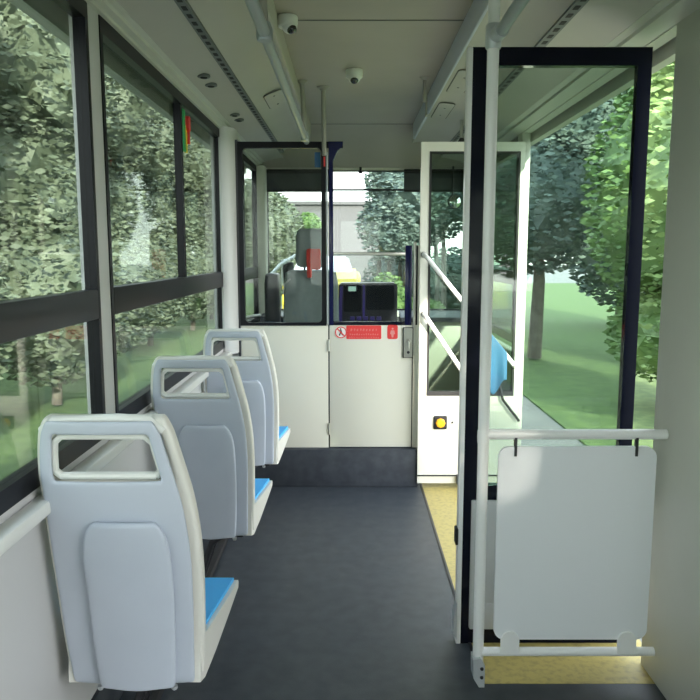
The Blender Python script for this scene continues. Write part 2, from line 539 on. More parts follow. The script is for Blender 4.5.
# instrument console with two hooded screens
cs = thing('instrument_console', (0.14, 5.48, 0.90), 'dark violet console with two screens right of the driver seat', 'console')
MB().prism(rounded(-0.085, 0.355, 0.80, 1.185, 0.03), 5.40, 5.58, 'y').build('housing', M['dash'], cs)
MB().prism(rounded(-0.045, 0.085, 0.97, 1.175, 0.015), 5.385, 5.40, 'y').build('left_screen', M['gloss'], cs)
MB().prism(rounded(0.120, 0.330, 0.985, 1.170, 0.02), 5.385, 5.40, 'y').build('right_screen', M['gloss'], cs)
MB().box(-0.012, 0.045, 5.378, 5.388, 1.125, 1.160).build('lit_display', M['lcd'], cs)
MB().prism([(-0.085, 0.90), (-0.075, 1.16), (-0.055, 1.16), (-0.06, 0.90)], 5.38, 5.40, 'y').build('violet_edge', M['purple'], cs)
MB().prism(rounded(0.095, 0.112, 0.92, 1.17, 0.006), 5.385, 5.405, 'y').build('divider', M['purple'], cs)
b = MB()
for k in range(5):
    b.box(0.0 + k * 0.05, 0.035 + k * 0.05, 5.385, 5.40, 0.905, 0.935, 0.003)
b.build('button_row', M['purple'], cs)
MB().box(0.06, 0.10, 5.42, 5.55, 0.80, 0.91).build('support', M['dash'], cs)

sw = thing('steering_wheel', (-0.27, 5.36, 0.95), 'black steering wheel ahead of the driver seat', 'steering wheel')
ring = [(-0.29 + 0.17 * math.cos(a), 5.38 + 0.16 * math.sin(a), 0.99 + 0.09 * math.sin(a)) for a in [2 * PI * k / 40 for k in range(41)]]
MB().tube(ring, 0.013, 10).build('rim', M['rubber'], sw)
b = MB()
for a in (0, 120, 240):
    a = R(a + 90)
    b.tube([(-0.29, 5.38, 0.975), (-0.29 + 0.17 * math.cos(a), 5.38 + 0.16 * math.sin(a), 0.99 + 0.09 * math.sin(a))], 0.01, 8)
b.build('spokes', M['darkmetal'], sw)
MB().tube([(-0.27, 5.37, 0.99), (-0.27, 5.60, 0.72)], [0.035, 0.03]).build('column', M['darkmetal'], sw)

# sun blinds
def blind(x0, x1, lab):
    t = thing('sun_blind', ((x0 + x1) / 2, 5.96, 2.0), lab, 'blind', 'roller blinds at the top of the windscreen')
    b = MB()
    n = 24
    pts = []
    for k in range(n + 1):
        x = x0 + (x1 - x0) * k / n
        pts.append((x, 5.955 + 0.003 * (k % 2)))
    b.prism(pts + [(x, y + 0.003) for x, y in pts[::-1]], 1.905, 2.07, 'z')
    b.build('shade_cloth', M['darkfabric'], t)
    MB().tube([(x0, 5.957, 1.907), (x1, 5.957, 1.907)], 0.009, 10).build('bottom_bar', M['rubber'], t)
    MB().tube([(x0, 5.965, 2.062), (x1, 5.965, 2.062)], 0.018, 12).build('roller', M['rubber'], t)
blind(-0.675, -0.135, 'dark blind over the top of the windscreen left of centre')
blind(0.437, 0.955, 'dark blind over the top of the windscreen on the right')
b = MB().tube([(-0.135, 5.957, 1.915), (0.437, 5.957, 1.915)], 0.008, 10)
tag(b.build('blind_rod', M['rubber']), 'thin black rod across the windscreen between the two dark blinds', 'rod')
k = thing('windscreen_hook', (0.085, 5.95, 2.06), 'small black hook hanging from the windscreen header', 'hook')
MB().lathe((0.085, 5.95, 2.045), [(0.014, 0), (0.018, 0.012), (0.01, 0.022), (0.01, 0.05)], 14).build('knob', M['rubber'], k)

# ------------------------------------------------------------------ driver partition
dp = thing('driver_partition', (-0.39, YP, 0.0), 'fixed driver partition, cream lower panel with black framed glass on left', 'partition')
MB().box(-0.650, -0.130, YP - 0.012, YP + 0.012, 0.233, 0.982, 0.002).build('lower_panel', M['cream'], dp)
b = MB().frame(-0.655, -0.140, 0.978, 2.040, 0.03, YP - 0.018, YP + 0.014, 'y', ws=(0.034, 0.026, 0.018, 0.036))
wfr = b.build('window_frame', M['black'], dp, smooth=False)
b = MB()
for sx, cx in ((1, -0.621), (-1, -0.166)):
    for sz, cz_ in ((1, 0.996), (-1, 2.004)):
        rr = 0.028
        pts = [(cx, cz_)] + [(cx + sx * (rr - rr * math.sin(R(a))), cz_ + sz * (rr - rr * math.cos(R(a)))) for a in range(0, 91, 15)]
        b.prism(pts, YP - 0.018, YP + 0.014, 'y')
b.build('corner_fillets', M['black'], wfr)
MB().box(-0.63, -0.16, YP - 0.003, YP + 0.003, 0.99, 2.01).build('glass', M['clear'], dp, smooth=False)
tp = MB().box(-0.14, -0.040, YP - 0.018, YP + 0.014, 2.004, 2.040, 0.003)
tp.build('top_bar', M['black'], dp)
MB().box(-0.665, -0.650, YP - 0.02, YP + 0.03, 0.0, 2.05).build('edge_strip', M['darkmetal'], dp)
st = MB().box(-0.205, -0.172, YP + 0.016, YP + 0.022, 1.90, 1.985)
o = st.build('sticker', M['bluesticker'], dp); o['label'] = 'small blue sticker on the glass'
MB().box(-0.152, -0.142, YP - 0.021, YP - 0.017, 1.90, 1.955).build('red_sticker', M['red'], dp)

kk = MB().box(-0.655, 0.408, 4.215, YP + 0.02, 0.0, 0.233, 0.006)
struct(kk.build('baseboard_front', M['kick']), 'dark kickboard under the driver partition')

pd = thing('partition_door', (0.12, YP, 0.24), 'cream driver cab door with low window, red labels and a lock', 'door')
MB().box(-0.122, 0.370, YP - 0.014, YP + 0.012, 0.238, 0.982, 0.002).build('lower_panel', M['cream'], pd)
b = MB()
b.box(-0.124, -0.098, YP - 0.02, YP + 0.016, 0.98, 2.040, 0.003)
b.prism([(-0.124, 2.04), (-0.040, 2.04), (-0.046, 2.012), (-0.075, 1.985), (-0.096, 1.935), (-0.100, 1.93), (-0.124, 1.93)], YP - 0.022, YP + 0.018, 'y')
b.build('hinge_post', M['navy'], pd)
MB().box(-0.10, 0.36, YP - 0.014, YP + 0.014, 0.978, 1.002, 0.003).build('window_sill', M['gloss'], pd)
MB().box(0.325, 0.366, YP - 0.016, YP + 0.014, 0.98, 1.450, 0.003).build('lock_side_frame', M['navy'], pd)
MB().box(-0.10, 0.33, YP - 0.003, YP + 0.003, 1.0, 1.40).build('glass', M['clear'], pd, smooth=False)
MB().box(-0.10, 0.327, YP - 0.012, YP + 0.010, 1.392, 1.410, 0.003).build('glass_top_rail', M['steel'], pd)
MB().box(0.3695, 0.3765, YP - 0.010, YP + 0.008, 0.238, 0.975).build('edge_seal', M['rubber'], pd)
MB().box(-0.1305, -0.1215, YP - 0.010, YP + 0.010, 0.238, 0.982).build('edge_seal', M['rubber'], pd)
lk = MB().prism(rounded(0.320, 0.371, 0.790, 0.965, 0.004), YP - 0.030, YP - 0.012, 'y').build('lock_case', M['steel'], pd)
MB().frame(0.316, 0.375, 0.786, 0.969, 0.006, YP - 0.026, YP - 0.013, 'y').build('lock_edge', M['black'], lk, smooth=False)
MB().lathe((0.347, YP - 0.045, 0.885), [(0.012, 0), (0.014, 0.004), (0.010, 0.016)], 18, 'y').build('lock_knob', M['steel'], lk)
MB().tube([(0.347, YP - 0.047, 0.885), (0.347, YP - 0.047, 0.845)], 0.005, 8).build('lock_lever', M['steel'], lk)
MB().lathe((0.347, YP - 0.033, 0.82), [(0.008, 0), (0.009, 0.003)], 14, 'y').build('keyhole', M['darkmetal'], lk)
b = MB()
for z in (0.35, 0.86):
    b.tube([(-0.127, YP - 0.016, z - 0.035), (-0.127, YP - 0.016, z + 0.035)], 0.006, 10)
b.build('hinges', M['steel'], pd)
# labels on the door
sg = MB().prism(rounded(-0.022, 0.186, 0.898, 0.979, 0.006), YP - 0.0165, YP - 0.0135, 'y').build('warning_label', M['red'], pd)
sg['label'] = 'long red label with pale print beside a round prohibition sign'
b = MB()
random.seed(3)
for row, (z, h, n, x0, x1) in enumerate(((0.953, 0.014, 9, 0.0, 0.165), (0.926, 0.011, 13, -0.005, 0.172), (0.908, 0.008, 18, -0.008, 0.175))):
    w = (x1 - x0) / n
    for i in range(n):
        cx = x0 + (i + 0.5) * w
        hw = w * 0.30
        b.box(cx - hw, cx + hw, YP - 0.0175, YP - 0.0163, z - h * 0.06, z + h * 0.06)
        b.box(cx - hw * 0.15, cx + hw * 0.15, YP - 0.0175, YP - 0.0163, z - h * 0.5, z + h * 0.5)
        if random.random() < 0.6: b.box(cx - hw, cx + hw, YP - 0.0175, YP - 0.0163, z + h * 0.3, z + h * 0.42)
        if random.random() < 0.6: b.box(cx - hw, cx - hw * 0.6, YP - 0.0175, YP - 0.0163, z - h * 0.5, z + h * 0.2)
b.build('print', mat('pale_red_print', (0.80, 0.30, 0.28), 0.5), sg)
ps = MB().lathe((-0.054, YP - 0.0165, 0.938), [(0.037, 0), (0.037, 0.002)], 36, 'y').build('prohibition_sign', M['ink'], pd)
ps['label'] = 'round white sign with red ring and crossed out figure'
b = MB()
n = 36
ri, ro = 0.029, 0.035
for yv in (0,):
    A = [b.bm.verts.new((-0.054 + ro * math.cos(2 * PI * k / n), YP - 0.0178, 0.938 + ro * math.sin(2 * PI * k / n))) for k in range(n)]
    B = [b.bm.verts.new((-0.054 + ri * math.cos(2 * PI * k / n), YP - 0.0178, 0.938 + ri * math.sin(2 * PI * k / n))) for k in range(n)]
    for k in range(n): b.bm.faces.new((A[k], A[(k + 1) % n], B[(k + 1) % n], B[k]))
b.prism([(-0.078, 0.957), (-0.073, 0.962), (-0.030, 0.919), (-0.035, 0.914)], YP - 0.0182, YP - 0.0168, 'y')
b.build('ring', M['red'], ps)
b = MB()
b.lathe((-0.056, YP - 0.0177, 0.958), [(0.005, 0), (0.005, 0.001)], 12, 'y')
b.prism([(-0.062, 0.952), (-0.050, 0.951), (-0.047, 0.938), (-0.040, 0.922), (-0.046, 0.920), (-0.054, 0.932), (-0.060, 0.918), (-0.067, 0.919), (-0.061, 0.936)], YP - 0.0177, YP - 0.0166, 'y')
b.build('figure', M['rubber'], ps)
s2 = MB().prism(rounded(0.222, 0.284, 0.898, 0.982, 0.012), YP - 0.0165, YP - 0.0135, 'y').build('warning_label', M['red'], pd)
s2['label'] = 'small red label with a pale figure'
b = MB()
b.lathe((0.253, YP - 0.0177, 0.960), [(0.006, 0), (0.006, 0.001)], 12, 'y')
b.prism([(0.243, 0.950), (0.263, 0.950), (0.268, 0.930), (0.260, 0.925), (0.258, 0.908), (0.248, 0.908), (0.246, 0.925), (0.238, 0.930)], YP - 0.0177, YP - 0.0166, 'y')
b.build('print', bpy.data.materials['pale_red_print'], s2)

# jamb right of the partition door
jb = MB().box(0.376, 0.408, YP - 0.012, YP + 0.02, 0.233, 0.98, 0.003)
jb.box(0.400, 0.411, YP - 0.012, YP + 0.02, 0.98, 1.45)
jamb = tag(jb.build('door_jamb', M['cream']), 'narrow cream jamb between the cab door lock and the open entrance door', 'jamb')
MB().box(0.386, 0.402, YP - 0.004, YP + 0.018, 0.98, 1.45).build('dark_infill', M['black'], jamb)
MB().tube([(0.380, YP - 0.012, 0.80), (0.380, YP - 0.012, 1.47)], 0.009, 12).build('grab_rod', M['steel'], jamb)

# thin stanchion between partition and cab door
sc_ = thing('stanchion', (-0.133, 4.262, 1.0), 'thin pale vertical pole from the ceiling between partition window and cab door', 'pole')
MB().tube([(-0.133, 4.250, 0.985), (-0.133, 4.250, 1.98)], 0.005, 12).build('lower_rod', M['rail'], sc_)
MB().tube([(-0.148, 4.240, 1.96), (-0.152, 4.240, CZ - 0.004)], 0.013, 16).build('pole', M['faint'], sc_)
MB().lathe((-0.152, 4.240, CZ - 0.022), [(0.018, 0), (0.022, 0.008), (0.034, 0.014), (0.036, 0.021)], 20).build('flange', M['faint'], sc_)

# ------------------------------------------------------------------ driver seat
ds = thing('driver_seat', (-0.27, 5.05, 0.233), 'grey driver seat with tall headrest behind the left partition glass', 'seat')
def cushion(b, x0, x1, y0, y1, z0, z1, r, taper=0.0):
    b2 = bmesh.new()
    bmesh.ops.create_cube(b2, size=1)
    bmesh.ops.subdivide_edges(b2, edges=b2.edges[:], cuts=5, use_grid_fill=True)
    cx, cy, cz_ = (x0 + x1) / 2, (y0 + y1) / 2, (z0 + z1) / 2
    hx, hy, hz = (x1 - x0) / 2, (y1 - y0) / 2, (z1 - z0) / 2
    for v in b2.verts:
        p = Vector((v.co.x * 2 * hx, v.co.y * 2 * hy, v.co.z * 2 * hz))
        q = Vector((max(-hx + r, min(hx - r, p.x)), max(-hy + r, min(hy - r, p.y)), max(-hz + r, min(hz - r, p.z))))
        d = p - q
        if d.length > 1e-6: p = q + d.normalized() * r
        p.x *= 1 - taper * (p.z / hz * 0.5 + 0.5)
        v.co = Vector((cx, cy, cz_)) + p
    b.merge(b2)
    return b
cushion(MB(), -0.462, -0.070, 4.88, 5.00, 0.72, 1.292, 0.05, 0.06).build('backrest', M['fabric'], ds)
cushion(MB(), -0.372, -0.160, 4.90, 4.99, 1.31, 1.572, 0.04, 0.08).build('headrest', M['fabric'], ds)
cushion(MB(), -0.47, -0.06, 4.90, 5.32, 0.62, 0.74, 0.05).build('cushion', M['fabric'], ds)
for x in (-0.31, -0.225):
    MB().tube([(x, 4.945, 1.27), (x, 4.945, 1.33)], 0.007, 10).build('headrest_rod', M['darkmetal'], ds)
MB().box(-0.40, -0.13, 4.95, 5.25, 0.233, 0.63, 0.02).build('pedestal', M['darkmetal'], ds)
MB().tube([(-0.455, 4.875, 1.13), (-0.44, 4.872, 1.20), (-0.40, 4.872, 1.235)], 0.006, 8).build('side_piping', M['alu'], ds)
rc = MB()
cushion(rc, -0.292, -0.196, 4.850, 4.877, 1.296, 1.435, 0.012)
cushion(rc, -0.290, -0.255, 4.850, 4.877, 1.24, 1.36, 0.012)
tag(rc.build('red_cloth', M['redcloth']), 'red cloth draped between the headrest and backrest of the driver seat', 'cloth')
# folded jump seat or box left of the driver seat
jb2 = thing('side_cabinet', (-0.55, 5.35, 0.24), 'dark rounded cabinet between the driver seat and left window', 'cabinet')
cushion(MB(), -0.622, -0.515, 5.22, 5.40, 0.80, 1.262, 0.03).build('upper_case', M['dash'], jb2)
MB().box(-0.615, -0.52, 5.23, 5.39, 0.233, 0.82, 0.01).build('lower_case', M['dash'], jb2)

# ------------------------------------------------------------------ passenger seats
def shell_grid(xl, xr, yf, z0, z1, hole, nz, cols, th, bottom=None):
    """grid in x,z following the outline functions; hole rows/cols dropped"""
    bm = bmesh.new()
    zs = nz
    vs_ = []
    for z in zs:
        row = []
        for u in cols:
            x = xl(z) + (xr(z) - xl(z)) * u
            row.append(bm.verts.new((x, yf(z) + 0.018 * (4 * (u - 0.5) ** 2 - 1) * 0.6, z + (bottom(u) if (bottom and z == zs[0]) else 0))))
        vs_.append(row)
    for j in range(len(zs) - 1):
        for i in range(len(cols) - 1):
            if hole and hole[0] <= zs[j] + 1e-6 and zs[j + 1] <= hole[1] + 1e-6 and hole[2] <= cols[i] + 1e-6 and cols[i + 1] <= hole[3] + 1e-6:
                continue
            bm.faces.new((vs_[j][i], vs_[j][i + 1], vs_[j + 1][i + 1], vs_[j + 1][i]))
    return bm

def solid(bm, name, m, parent, th, sub=2, offset=-1, crease=None):
    me = bpy.data.meshes.new(name)
    bmesh.ops.recalc_face_normals(bm, faces=bm.faces[:])
    bm.to_mesh(me); bm.free()
    o = bpy.data.objects.new(name, me)
    me.materials.append(m)
    col.objects.link(o)
    s = o.modifiers.new('s', 'SOLIDIFY'); s.thickness = th; s.offset = offset
    if sub:
        d = o.modifiers.new('d', 'SUBSURF'); d.levels = sub; d.render_levels = sub
    for p in me.polygons: p.use_smooth = True
    dg = bpy.context.evaluated_depsgraph_get()
    me2 = bpy.data.meshes.new_from_object(o.evaluated_get(dg))
    o.modifiers.clear()
    o.data = me2
    bpy.data.meshes.remove(me)
    for p in me2.polygons: p.use_smooth = True
    me2.name = name
    o.parent = parent
    return o

def lerp_tab(tab):
    def f(z):
        if z <= tab[0][0]: return tab[0][1]
        for (a, va), (b_, vb) in zip(tab, tab[1:]):
            if z <= b_:
                t = (z - a) / (b_ - a)
                return va + (vb - va) * t
        return tab[-1][1]
    return f

def make_seat():
    # local frame: x as in the bus (negative = towards the wall) minus -0.52; y forward from the rear bottom edge; z up
    root = bpy.data.objects.new('bus_seat', None)
    root.empty_display_size = 0.1
    col.objects.link(root)
    yf = lerp_tab([(0.30, 0.0), (0.40, -0.005), (0.55, -0.02), (0.75, -0.055), (0.90, -0.085), (1.04, -0.105)])
    hw = lerp_tab([(0.30, 0.134), (0.45, 0.138), (0.60, 0.144), (0.70, 0.146), (0.82, 0.136), (0.93, 0.113), (1.0, 0.095), (1.035, 0.078)])
    cx = -0.525 + 0.52
    hl = lerp_tab([(0.30, 0.160), (0.45, 0.178), (0.70, 0.184), (0.93, 0.184), (1.0, 0.172), (1.035, 0.155)])
    zs = [0.335, 0.36, 0.42, 0.5, 0.58, 0.66, 0.73, 0.79, 0.84, 0.868, 0.885, 0.90, 0.95, 0.985, 0.998, 1.012, 1.03]
    cols = [0, 0.04, 0.10, 0.14, 0.17, 0.3, 0.5, 0.7, 0.83, 0.86, 0.90, 0.96, 1]
    hole = (0.885, 0.998, 0.10, 0.90)
    # rear skin: plastic with the bluish sky light put into its colour
    bm = shell_grid(lambda z: cx - hl(z), lambda z: cx + hw(z), lambda z: yf(z), 0, 0, hole, zs, cols, 0)
    solid(bm, 'rear_shell', M['seatback'], root, 0.012, 2, 1)
    # front skin: plastic with warmer light put into its colour, wider and deeper
    hw2 = lambda z: hw(z) + 0.022
    zs2 = [0.345] + zs[1:-1] + [1.036]
    hole2 = (0.885, 0.998, 0.10, 0.90)
    bm = shell_grid(lambda z: cx - hl(z) - 0.016, lambda z: cx + hw2(z), lambda z: yf(z) + 0.034, 0, 0, hole2, zs2, cols, 0)
    solid(bm, 'front_shell', M['seatframe'], root, 0.048, 2, 0)
    # white tube painting sunlight on the edge of the grip opening
    pts = []
    zz = [0.892, 0.905, 0.94, 0.975, 0.990]
    fx = lambda u, z: cx - hl(z) + (hl(z) + hw(z)) * u
    for z in zz: pts.append((fx(0.905, z) - (0.014 if z in (zz[0], zz[-1]) else 0), yf(z) + 0.006, z))
    for z in zz[::-1]: pts.append((fx(0.095, z) + (0.014 if z in (zz[0], zz[-1]) else 0), yf(z) + 0.006, z))
    pts.append(pts[0])
    MB().tube(pts, 0.0095, 10, cap=False).build('sunlit_grip_rim', M['white'], root)
    pts = [(cx - hl(1.0) - 0.004, yf(1.0) + 0.012, 1.0), (cx - hl(1.03) + 0.012, yf(1.03) + 0.012, 1.026), (cx, yf(1.03) + 0.012, 1.030), (cx + hw(1.03) - 0.012, yf(1.03) + 0.012, 1.026), (cx + hw(1.0) + 0.004, yf(1.0) + 0.012, 1.0)]
    MB().tube(pts, 0.012, 12).build('sunlit_top_edge', M['white'], root)  # white tube stands in for sunlight along the seat top
    # central rear cover, slightly proud with a groove round it
    hw3 = lerp_tab([(0.30, 0.088), (0.40, 0.098), (0.60, 0.104), (0.70, 0.104), (0.76, 0.094), (0.785, 0.07)])
    zs3 = [0.332, 0.342, 0.37, 0.45, 0.55, 0.65, 0.71, 0.745, 0.77, 0.785]
    cols3 = [0, 0.06, 0.15, 0.35, 0.5, 0.65, 0.85, 0.94, 1]
    bot = lambda u: 0.012 * (4 * (u - 0.5) ** 2)
    bm = shell_grid(lambda z: cx - hw3(z), lambda z: cx + hw3(z), lambda z: yf(z) - 0.026, 0, 0, None, zs3, cols3, 0, bot)
    solid(bm, 'back_cover', M['seatback'], root, 0.020, 2, 0)
    # seat pan
    b = MB()
    pf = [(-0.01, 0.335), (0.03, 0.325), (0.12, 0.345), (0.25, 0.385), (0.345, 0.415), (0.352, 0.428), (0.345, 0.438), (0.25, 0.436), (0.06, 0.438), (0.0, 0.44)]
    b.prism(pf, cx - 0.180, cx + 0.192, 'x')
    def plan_taper(b):
        for v in b.bm.verts:
            if v.co.x > cx: v.co.x -= 0.042 * max(0, min(1, 1 - v.co.y / 0.34))
    plan_taper(b)
    o = b.build('seat_pan', M['seatframe'], root)
    # blue pad
    b = MB()
    pf = [(0.035, 0.436), (0.338, 0.436), (0.342, 0.444), (0.335, 0.450), (0.10, 0.447), (0.035, 0.450)]
    b.prism(pf, cx - 0.168, cx + 0.180, 'x')
    plan_taper(b)
    b.build('seat_pad', M['seatpad'], root)
    # front pad on the backrest
    bm = shell_grid(lambda z: cx - hl(z) + 0.02, lambda z: cx + hw(z) - 0.02, lambda z: yf(z) + 0.062, 0, 0, None, [0.45, 0.47, 0.6, 0.7, 0.8, 0.84, 0.855], [0, 0.08, 0.3, 0.5, 0.7, 0.92, 1], 0)
    solid(bm, 'back_pad', M['seatpad'], root, 0.012, 2, 0)
    # under frame
    b = MB()
    for x in (cx - 0.12, cx + 0.10):
        b.box(x - 0.012, x + 0.012, 0.02, 0.30, 0.315, 0.34, 0.003)
    b.box(cx - 0.13, cx + 0.12, 0.14, 0.17, 0.29, 0.318, 0.003)
    b.build('under_frame', M['darkmetal'], root)
    for y in (0.08, 0.24):
        MB().tube([(cx + 0.06, y, 0.325), (cx - 0.02, y, 0.27), (cx - 0.095, y, 0.05), (cx - 0.098, y, 0.034)], 0.013, 10).build('leg', M['darkmetal'], root)
    for x in (cx - 0.10, cx + 0.085):
        MB().lathe((x, -0.012, 0.318), [(0.006, 0), (0.008, 0.004), (0.008, 0.01)], 10).build('bolt', M['alu'], root)
    return root

def copy_tree(o, parent=None):
    c = o.copy(); col.objects.link(c)
    if parent is not None: c.parent = parent
    for ch in list(o.children): copy_tree(ch, c)
    return c
seat0 = make_seat()
seat_rows = [(1.69, 'nearest blue and grey bus seat, back mostly cut by the lower left edge of view'),
             (2.64, 'middle grey bus seat with grip opening in the back, second row'),
             (3.58, 'farthest grey bus seat, in front of the cream partition')]
allseats = []
fr_ = MB().box(-0.640, -0.600, 1.0, 4.10, 0.001, 0.032, 0.003)
tag(fr_.build('seat_rail', M['rubber']), 'black mounting rail on the floor under the row of seats', 'rail')
for i, (y, lab) in enumerate(seat_rows):
    s = seat0 if i == 0 else copy_tree(seat0)
    s.location = (-0.52, y, 0.0)
    tag(s, lab, 'seat', 'single passenger seats along the left wall')
    allseats.append(s)

# ------------------------------------------------------------------ hand rails
hr = thing('ceiling_handrail', (-0.25, 2.2, 2.04), 'long pale grip tube under the left roof duct ending at the partition', 'handrail')
MB().tube([(-0.250, -1.0, 2.04), (-0.250, 4.27, 2.04)], 0.017, 16).build('tube', M['rail'], hr)
for y in (2.21, 4.10, 0.3):
    br = MB().tube([(-0.250, y, 2.04), (-0.262, y, CZ - 0.003)], 0.013, 14).build('hanger', M['faint'], hr)
    MB().lathe((-0.250, y, 2.04), [(0.0, -0.02)] and [(0.022, -0.022), (0.024, -0.012), (0.024, 0.012), (0.018, 0.03)], 16).build('clamp', M['rail'], br)
    MB().lathe((-0.262, y, CZ - 0.018), [(0.016, 0), (0.02, 0.006), (0.03, 0.012), (0.032, 0.017)], 18).build('flange', M['faint'], br)

hr2 = thing('ceiling_handrail', (0.43, 1.0, 2.02), 'pale grip tube overhead on the right joining the white pole', 'handrail')
MB().tube([(0.430, -1.0, 2.03), (0.430, 2.19, 2.03)], 0.017, 16).build('tube', M['rail'], hr2)
MB().tube([(0.430, 0.2, 2.03), (0.430, 0.2, CZ - 0.11)], 0.013, 14).build('hanger', M['rail'], hr2)

sh = thing('ceiling_hanger', (0.405, 4.05, CZ), 'short pale rod hanging from the ceiling beside the right roof duct', 'hanger')
MB().tube([(0.400, 4.02, CZ - 0.004), (0.400, 4.02, CZ - 0.13)], 0.010, 14).build('rod', M['faint'], sh)
MB().lathe((0.400, 4.02, CZ - 0.016), [(0.014, 0), (0.018, 0.006), (0.026, 0.011), (0.028, 0.015)], 18).build('flange', M['duct'], sh)

# ------------------------------------------------------------------ ceiling cameras
def dome(x, y, r, lab, tilt):
    t = thing('security_camera', (x, y, CZ), lab, 'camera', 'dome cameras on the ceiling')
    MB().lathe((x, y, CZ - 0.045), [(r * 0.80, 0), (r * 0.96, 0.006), (r, 0.018), (r, 0.040), (r * 0.94, 0.044)], 32).build('housing', M['dome'], t)
    MB().sphere((x + tilt * 0.3 * r, y - 0.25 * r, CZ - 0.045), r * 0.72, (1, 1, 0.85)).build('dome', M['dome'], t)
    MB().sphere((x + tilt * 0.55 * r, y - 0.50 * r, CZ - 0.056), r * 0.50, (1, 1, 0.9)).build('lens', M['lens'], t)
dome(-0.250, 3.02, 0.042, 'white dome camera on the ceiling near the left grip tube', 0.8)
dome(0.022, 3.86, 0.044, 'white dome camera in the middle of the ceiling', 0.0)

# ------------------------------------------------------------------ entrance doors
YL = 4.198
d1 = MB().frame(0.405, 0.996, 0.03, 2.03, 0.05, YL, YL + 0.035, 'y', ws=(0.050, 0.028, 0.54, 0.055))
door1 = struct(d1.build('door_1', M['doorwhite'], smooth=False), 'far white entrance door leaf folded open with amber button')
MB().frame(0.453, 0.970, 0.566, 1.977, 0.012, YL - 0.004, YL + 0.036, 'y', ws=(0.012, 0.012, 0.026, 0.010)).build('gasket', M['rubber'], door1, smooth=False)
MB().box(0.46, 0.968, YL + 0.012, YL + 0.018, 0.58, 1.97).build('pane', M['doorglass'], door1, smooth=False)
MB().box(0.405, 0.996, YL - 0.006, YL + 0.04, 0.075, 0.082).build('sweep_line', M['rubber'], door1)
MB().box(0.640, 0.680, YL - 0.03, YL + 0.005, 0.03, 0.085, 0.004).build('bottom_guide', M['rubber'], door1)
MB().tube([(0.425, YL - 0.01, 1.397), (0.440, YL - 0.055, 1.380), (0.95, YL - 0.055, 0.765), (0.965, YL - 0.01, 0.748)], 0.0135, 14).build('grab_bar', M['polewhite'], door1)
MB().tube([(0.430, YL - 0.01, 1.052), (0.442, YL - 0.055, 1.035), (0.70, YL - 0.055, 0.655), (0.80, YL - 0.055, 0.51), (0.81, YL - 0.005, 0.495)], 0.0135, 14).build('grab_bar', M['polewhite'], door1)
for x, z in ((0.425, 1.397), (0.430, 1.052)):
    MB().lathe((x, YL - 0.012, z), [(0.014, 0), (0.016, 0.004), (0.016, 0.012)], 16, 'y').build('bar_mount', M['darkmetal'], door1)
bt = MB().box(0.497, 0.577, YL - 0.018, YL, 0.365, 0.447, 0.008).build('button_box', M['rubber'], door1)
MB().lathe((0.537, YL - 0.034, 0.406), [(0.022, 0), (0.028, 0.004), (0.029, 0.016)], 8, 'y').build('amber_button', M['amber'], bt)
MB().lathe((0.610, YL - 0.006, 0.405), [(0.005, 0), (0.006, 0.006)], 10, 'y').build('screw', M['darkmetal'], door1)
MB().tube([(0.84, YL - 0.02, 0.80), (0.90, YL - 0.03, 0.55), (1.0, YL - 0.03, 0.42)], 0.008, 8).build('closing_arm', M['rubber'], door1)

bb = thing('blue_reflection', (0.83, YL - 0.07, 0.70), 'blue sheet added for the reflection of a blue seat in the near door glass', 'cloth')  # blue sheet shaped like a seat's reflection in the glass
b = MB()
nx, nz_ = 12, 14
gv = []
for j in range(nz_ + 1):
    row = []
    v = j / nz_
    for i in range(nx + 1):
        u = i / nx
        x = 0.785 + 0.125 * u
        ztop = 1.397 - (x - 0.425) * (1.397 - 0.748) / 0.54 + 0.018
        zbot = 0.585 + 0.09 * (1 - math.sin(PI * min(1, u * 1.25)))
        row.append(b.bm.verts.new((x, YL - 0.074 - 0.012 * math.sin(u * 9) * v, ztop + (zbot - ztop) * v)))
    gv.append(row)
for j in range(nz_):
    for i in range(nx):
        b.bm.faces.new((gv[j][i], gv[j][i + 1], gv[j + 1][i + 1], gv[j + 1][i]))
bmx = b.bm
solid(bmx, 'cloth', M['bluereflection'], bb, 0.006, 1, 0)  # sheet drawn in place of the reflected blue seat
bpy.data.objects['cloth'].matrix_parent_inverse = Matrix.Translation(-Vector(bb.location))

YN = 2.45
d2 = MB().frame(0.399, 0.985, 0.0, 2.067, 0.05, YN, YN + 0.03, 'y', ws=(0.060, 0.045, 0.535, 0.058))
door2 = struct(d2.build('door_2', M['gloss'], smooth=False), 'near entrance door leaf, black framed with tall glass, beside the white pole')
MB().box(0.383, 0.400, YN - 0.006, YN + 0.034, 0.0, 2.067, 0.003).build('edge_profile', M['polewhite'], door2)
MB().box(0.455, 0.945, YN + 0.012, YN + 0.018, 0.53, 2.012).build('pane', M['doorglass'], door2, smooth=False)
MB().box(0.4585, 0.941, YN - 0.002, YN + 0.032, 0.534, 0.592).build('glass_lower_edge', M['gloss'], door2)
lp = MB().box(0.428, 0.985, YN - 0.014, YN + 0.002, 0.062, 0.540, 0.004).build('lower_panel', M['pillar'], door2)
MB().box(0.430, 0.984, YN - 0.017, YN - 0.012, 0.062, 0.16, 0.002).build('panel_step', M['pillar'], lp)
MB().lathe((0.537, YN - 0.022, 0.417), [(0.010, 0), (0.013, 0.003), (0.013, 0.01)], 18, 'y').build('latch_hole', M['darkmetal'], lp)
MB().box(0.374, 0.384, YN - 0.01, YN + 0.03, 0.375, 0.435, 0.003).build('edge_catch', M['rubber'], door2)
MB().prism([(0.372, 0.10), (0.384, 0.16), (0.384, 0.02), (0.374, 0.04)], YN - 0.015, YN + 0.03, 'y').build('edge_foot', M['alu'], door2)
